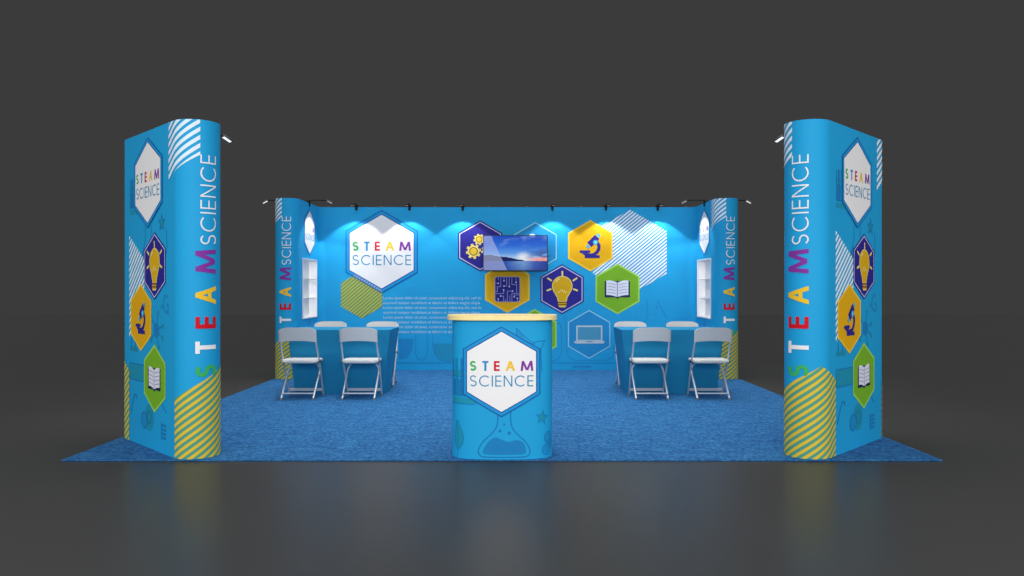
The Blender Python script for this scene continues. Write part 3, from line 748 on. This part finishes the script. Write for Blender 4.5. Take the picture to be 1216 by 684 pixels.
# ------------------------------------------------------------------ covered tables
def table(sg, label):
    X0, X1, Y0, Y1, ZT = -2.44, -1.29, 3.37, 4.07, .726
    b = (-2.378, -1.367, 3.43, 4.01)
    if sg > 0: X0, X1 = -X1, -X0; b = (-b[1], -b[0], b[2], b[3])
    O = ((X0+X1)/2, (Y0+Y1)/2, 0)
    root = thing('covered_table', label, 'table', O, 0, 'tables under blue fitted covers')
    rnd = random.Random(5+sg)
    def loop(x0, x1, y0, y1, r, n=22):
        pts = []
        cs = ((x1-r, y0+r, -90), (x1-r, y1-r, 0), (x0+r, y1-r, 90), (x0+r, y0+r, 180))
        for i, (cx, cy, a0) in enumerate(cs):
            for k in range(7): t = math.radians(a0+15*k); pts.append((cx+r*math.cos(t), cy+r*math.sin(t)))
            nx, ny, na = cs[(i+1) % 4]; p = pts[-1]; q = (nx+r*math.cos(math.radians(na)), ny+r*math.sin(math.radians(na)))
            for k in range(1, n): pts.append((p[0]+(q[0]-p[0])*k/n, p[1]+(q[1]-p[1])*k/n))
        return pts
    bm = bmesh.new(); rows = []; T = loop(X0, X1, Y0, Y1, .012); Bq = loop(*b, .035); ph = [rnd.uniform(0, 6) for _ in range(4)]
    NR = 14
    for i in range(NR+1):
        f = i/NR; z = ZT-.006-f*(ZT-.008); row = []
        for j, (p, q) in enumerate(zip(T, Bq)):
            x = p[0]+(q[0]-p[0])*f; y = p[1]+(q[1]-p[1])*f
            wv = (.007*math.sin(j*.36+ph[0])+.005*math.sin(j*.79+ph[1]))*f**1.3
            cx, cy = x-O[0], y-O[1]; l = math.hypot(cx, cy)
            row.append(bm.verts.new((cx+cx/l*wv, cy+cy/l*wv, z)))
        rows.append(row)
    for a, c in zip(rows, rows[1:]):
        for k in range(len(a)): bm.faces.new((c[k], c[(k+1) % len(a)], a[(k+1) % len(a)], a[k]))
    obj('cover_skirt', bm, M_cloth, root, smooth=True, angle=50)
    bm = bmesh.new(); prism(bm, [(x-O[0], y-O[1]) for x, y in T], ZT-.0055, ZT, bev=.002); obj('cover_top', bm, M_cloth, root, smooth=True, angle=50)
table(-1, 'table under a fitted bright blue cover, left of the counter')
table(1, 'table under a fitted bright blue cover, right of the counter')

# ------------------------------------------------------------------ folding chairs
def chair_proto():
    r = thing('folding_chair', 'x', 'chair', (0, 0, 0), 0, 'light grey folding chairs round the two blue tables')
    # backrest: bent panel with rounded top corners and an arched lower edge
    bm = bmesh.new(); NX, NZ = 24, 10; hw = .202
    def pt(i, j, th):
        f = i/NX*2-1; x = hw*f; zt = .772-.030*max(0, (abs(f)-.55)/.45)**2.2-.004*f*f; zb = .615+.016*(1-f*f)
        z = zb+(zt-zb)*j/NZ; y = -.228+.030*f*f+(.772-z)*.16
        e = min(1.0, (1-abs(f))/.06+.25); return (x, y+th*e, z)
    fr = [[bm.verts.new(pt(i, j, -.009)) for j in range(NZ+1)] for i in range(NX+1)]; bk = [[bm.verts.new(pt(i, j, .009)) for j in range(NZ+1)] for i in range(NX+1)]
    for i in range(NX):
        for j in range(NZ): bm.faces.new((fr[i][j], fr[i+1][j], fr[i+1][j+1], fr[i][j+1])); bm.faces.new((bk[i][j+1], bk[i+1][j+1], bk[i+1][j], bk[i][j]))
        bm.faces.new((fr[i][NZ], fr[i+1][NZ], bk[i+1][NZ], bk[i][NZ])); bm.faces.new((bk[i][0], bk[i+1][0], fr[i+1][0], fr[i][0]))
    for j in range(NZ): bm.faces.new((fr[0][j+1], bk[0][j+1], bk[0][j], fr[0][j])); bm.faces.new((bk[NX][j+1], fr[NX][j+1], fr[NX][j], bk[NX][j]))
    rim = [e for e in bm.edges if len(e.link_faces) == 2 and e.calc_face_angle(0) > .9]
    bmesh.ops.bevel(bm, geom=rim, offset=.005, segments=2, affect='EDGES'); bmesh.ops.recalc_face_normals(bm, faces=bm.faces)
    obj('backrest', bm, M_plastic, r, smooth=True, angle=60)
    # seat
    bm = bmesh.new(); ol = []
    for (cx, cy, a0, rr) in ((.125, -.09, -90, .07), (.13, .135, 0, .065), (-.13, .135, 90, .065), (-.125, -.09, 180, .07)):
        for k in range(9): t = math.radians(a0+11.25*k); ol.append((cx+rr*math.cos(t), cy+rr*math.sin(t)))
    prism(bm, ol, .388, .418, bev=.010)
    bmesh.ops.bevel(bm, geom=[e for e in bm.edges if all(abs(v.co.z-.388) < 1e-4 for v in e.verts)], offset=.009, segments=2, affect='EDGES')
    obj('seat', bm, M_plastic, r, smooth=True, angle=60)
    for s in (-1, 1):
        bm = bmesh.new(); add_tube(bm, smooth_path([(s*.186, -.190, .70), (s*.190, -.150, .60), (s*.196, -.03, .40), (s*.192, .06, .25), (s*.187, .192, .012)], 5), .0100, 12)
        lg = obj('leg', bm, M_steel, r, smooth=True); bm = bmesh.new(); add_tube(bm, [(s*.187, .190, .0), (s*.187, .188, .022)], .0135, 12); obj('rubber_foot', bm, M_rubber, lg, smooth=True)
        bm = bmesh.new(); add_tube(bm, smooth_path([(s*.02, .125, .376), (s*.10, .12, .374), (s*.145, .112, .345), (s*.170, .092, .285), (s*.171, -.04, .16), (s*.170, -.198, .012)], 5), .0100, 12)
        lg = obj('leg', bm, M_steel, r, smooth=True); bm = bmesh.new(); add_tube(bm, [(s*.170, -.197, .0), (s*.170, -.194, .022)], .0135, 12); obj('rubber_foot', bm, M_rubber, lg, smooth=True)
        bm = bmesh.new(); add_tube(bm, [(s*.170, -.03, .40), (s*.216, -.03, .40)], .016, 14); obj('hinge', bm, M_alu, r, smooth=True)
    bm = bmesh.new(); add_tube(bm, [(-.171, -.166, .066), (.171, -.166, .066)], .008, 10); obj('brace', bm, M_steel, r, smooth=True)
    bm = bmesh.new(); add_box(bm, -.184, .184, .146, .154, .052, .084, bev=.003); obj('brace', bm, M_steel, r)
    return r
c0 = chair_proto(); first = True
CH = [(-2.217, 3.145, 0, 'front chair at the left table, nearest the left end of the booth, its back turned'), (-1.567, 3.145, 0, 'front chair at the left table, on the side nearer the counter, its back turned'),
      (-2.21, 4.29, PI, 'chair behind the left table, beside the left side wall, only its top showing'), (-1.556, 4.29, PI, 'chair behind the left table, on the side nearer the counter, facing the viewer'),
      (1.562, 3.145, 0, 'front chair at the right table, on the side nearer the counter, its back turned'), (2.215, 3.145, 0, 'front chair at the right table, nearest the right end of the booth, its back turned'),
      (1.556, 4.29, PI, 'chair behind the right table, on the side nearer the counter, facing the viewer'), (2.21, 4.29, PI, 'chair behind the right table, beside the right side wall, only its top showing')]
for i, (x, y, rz, lb) in enumerate(CH):
    if i == 0: c0.location = (x, y, 0); c0['label'] = lb
    else: dup(c0, (x, y, 0), rz, lb)
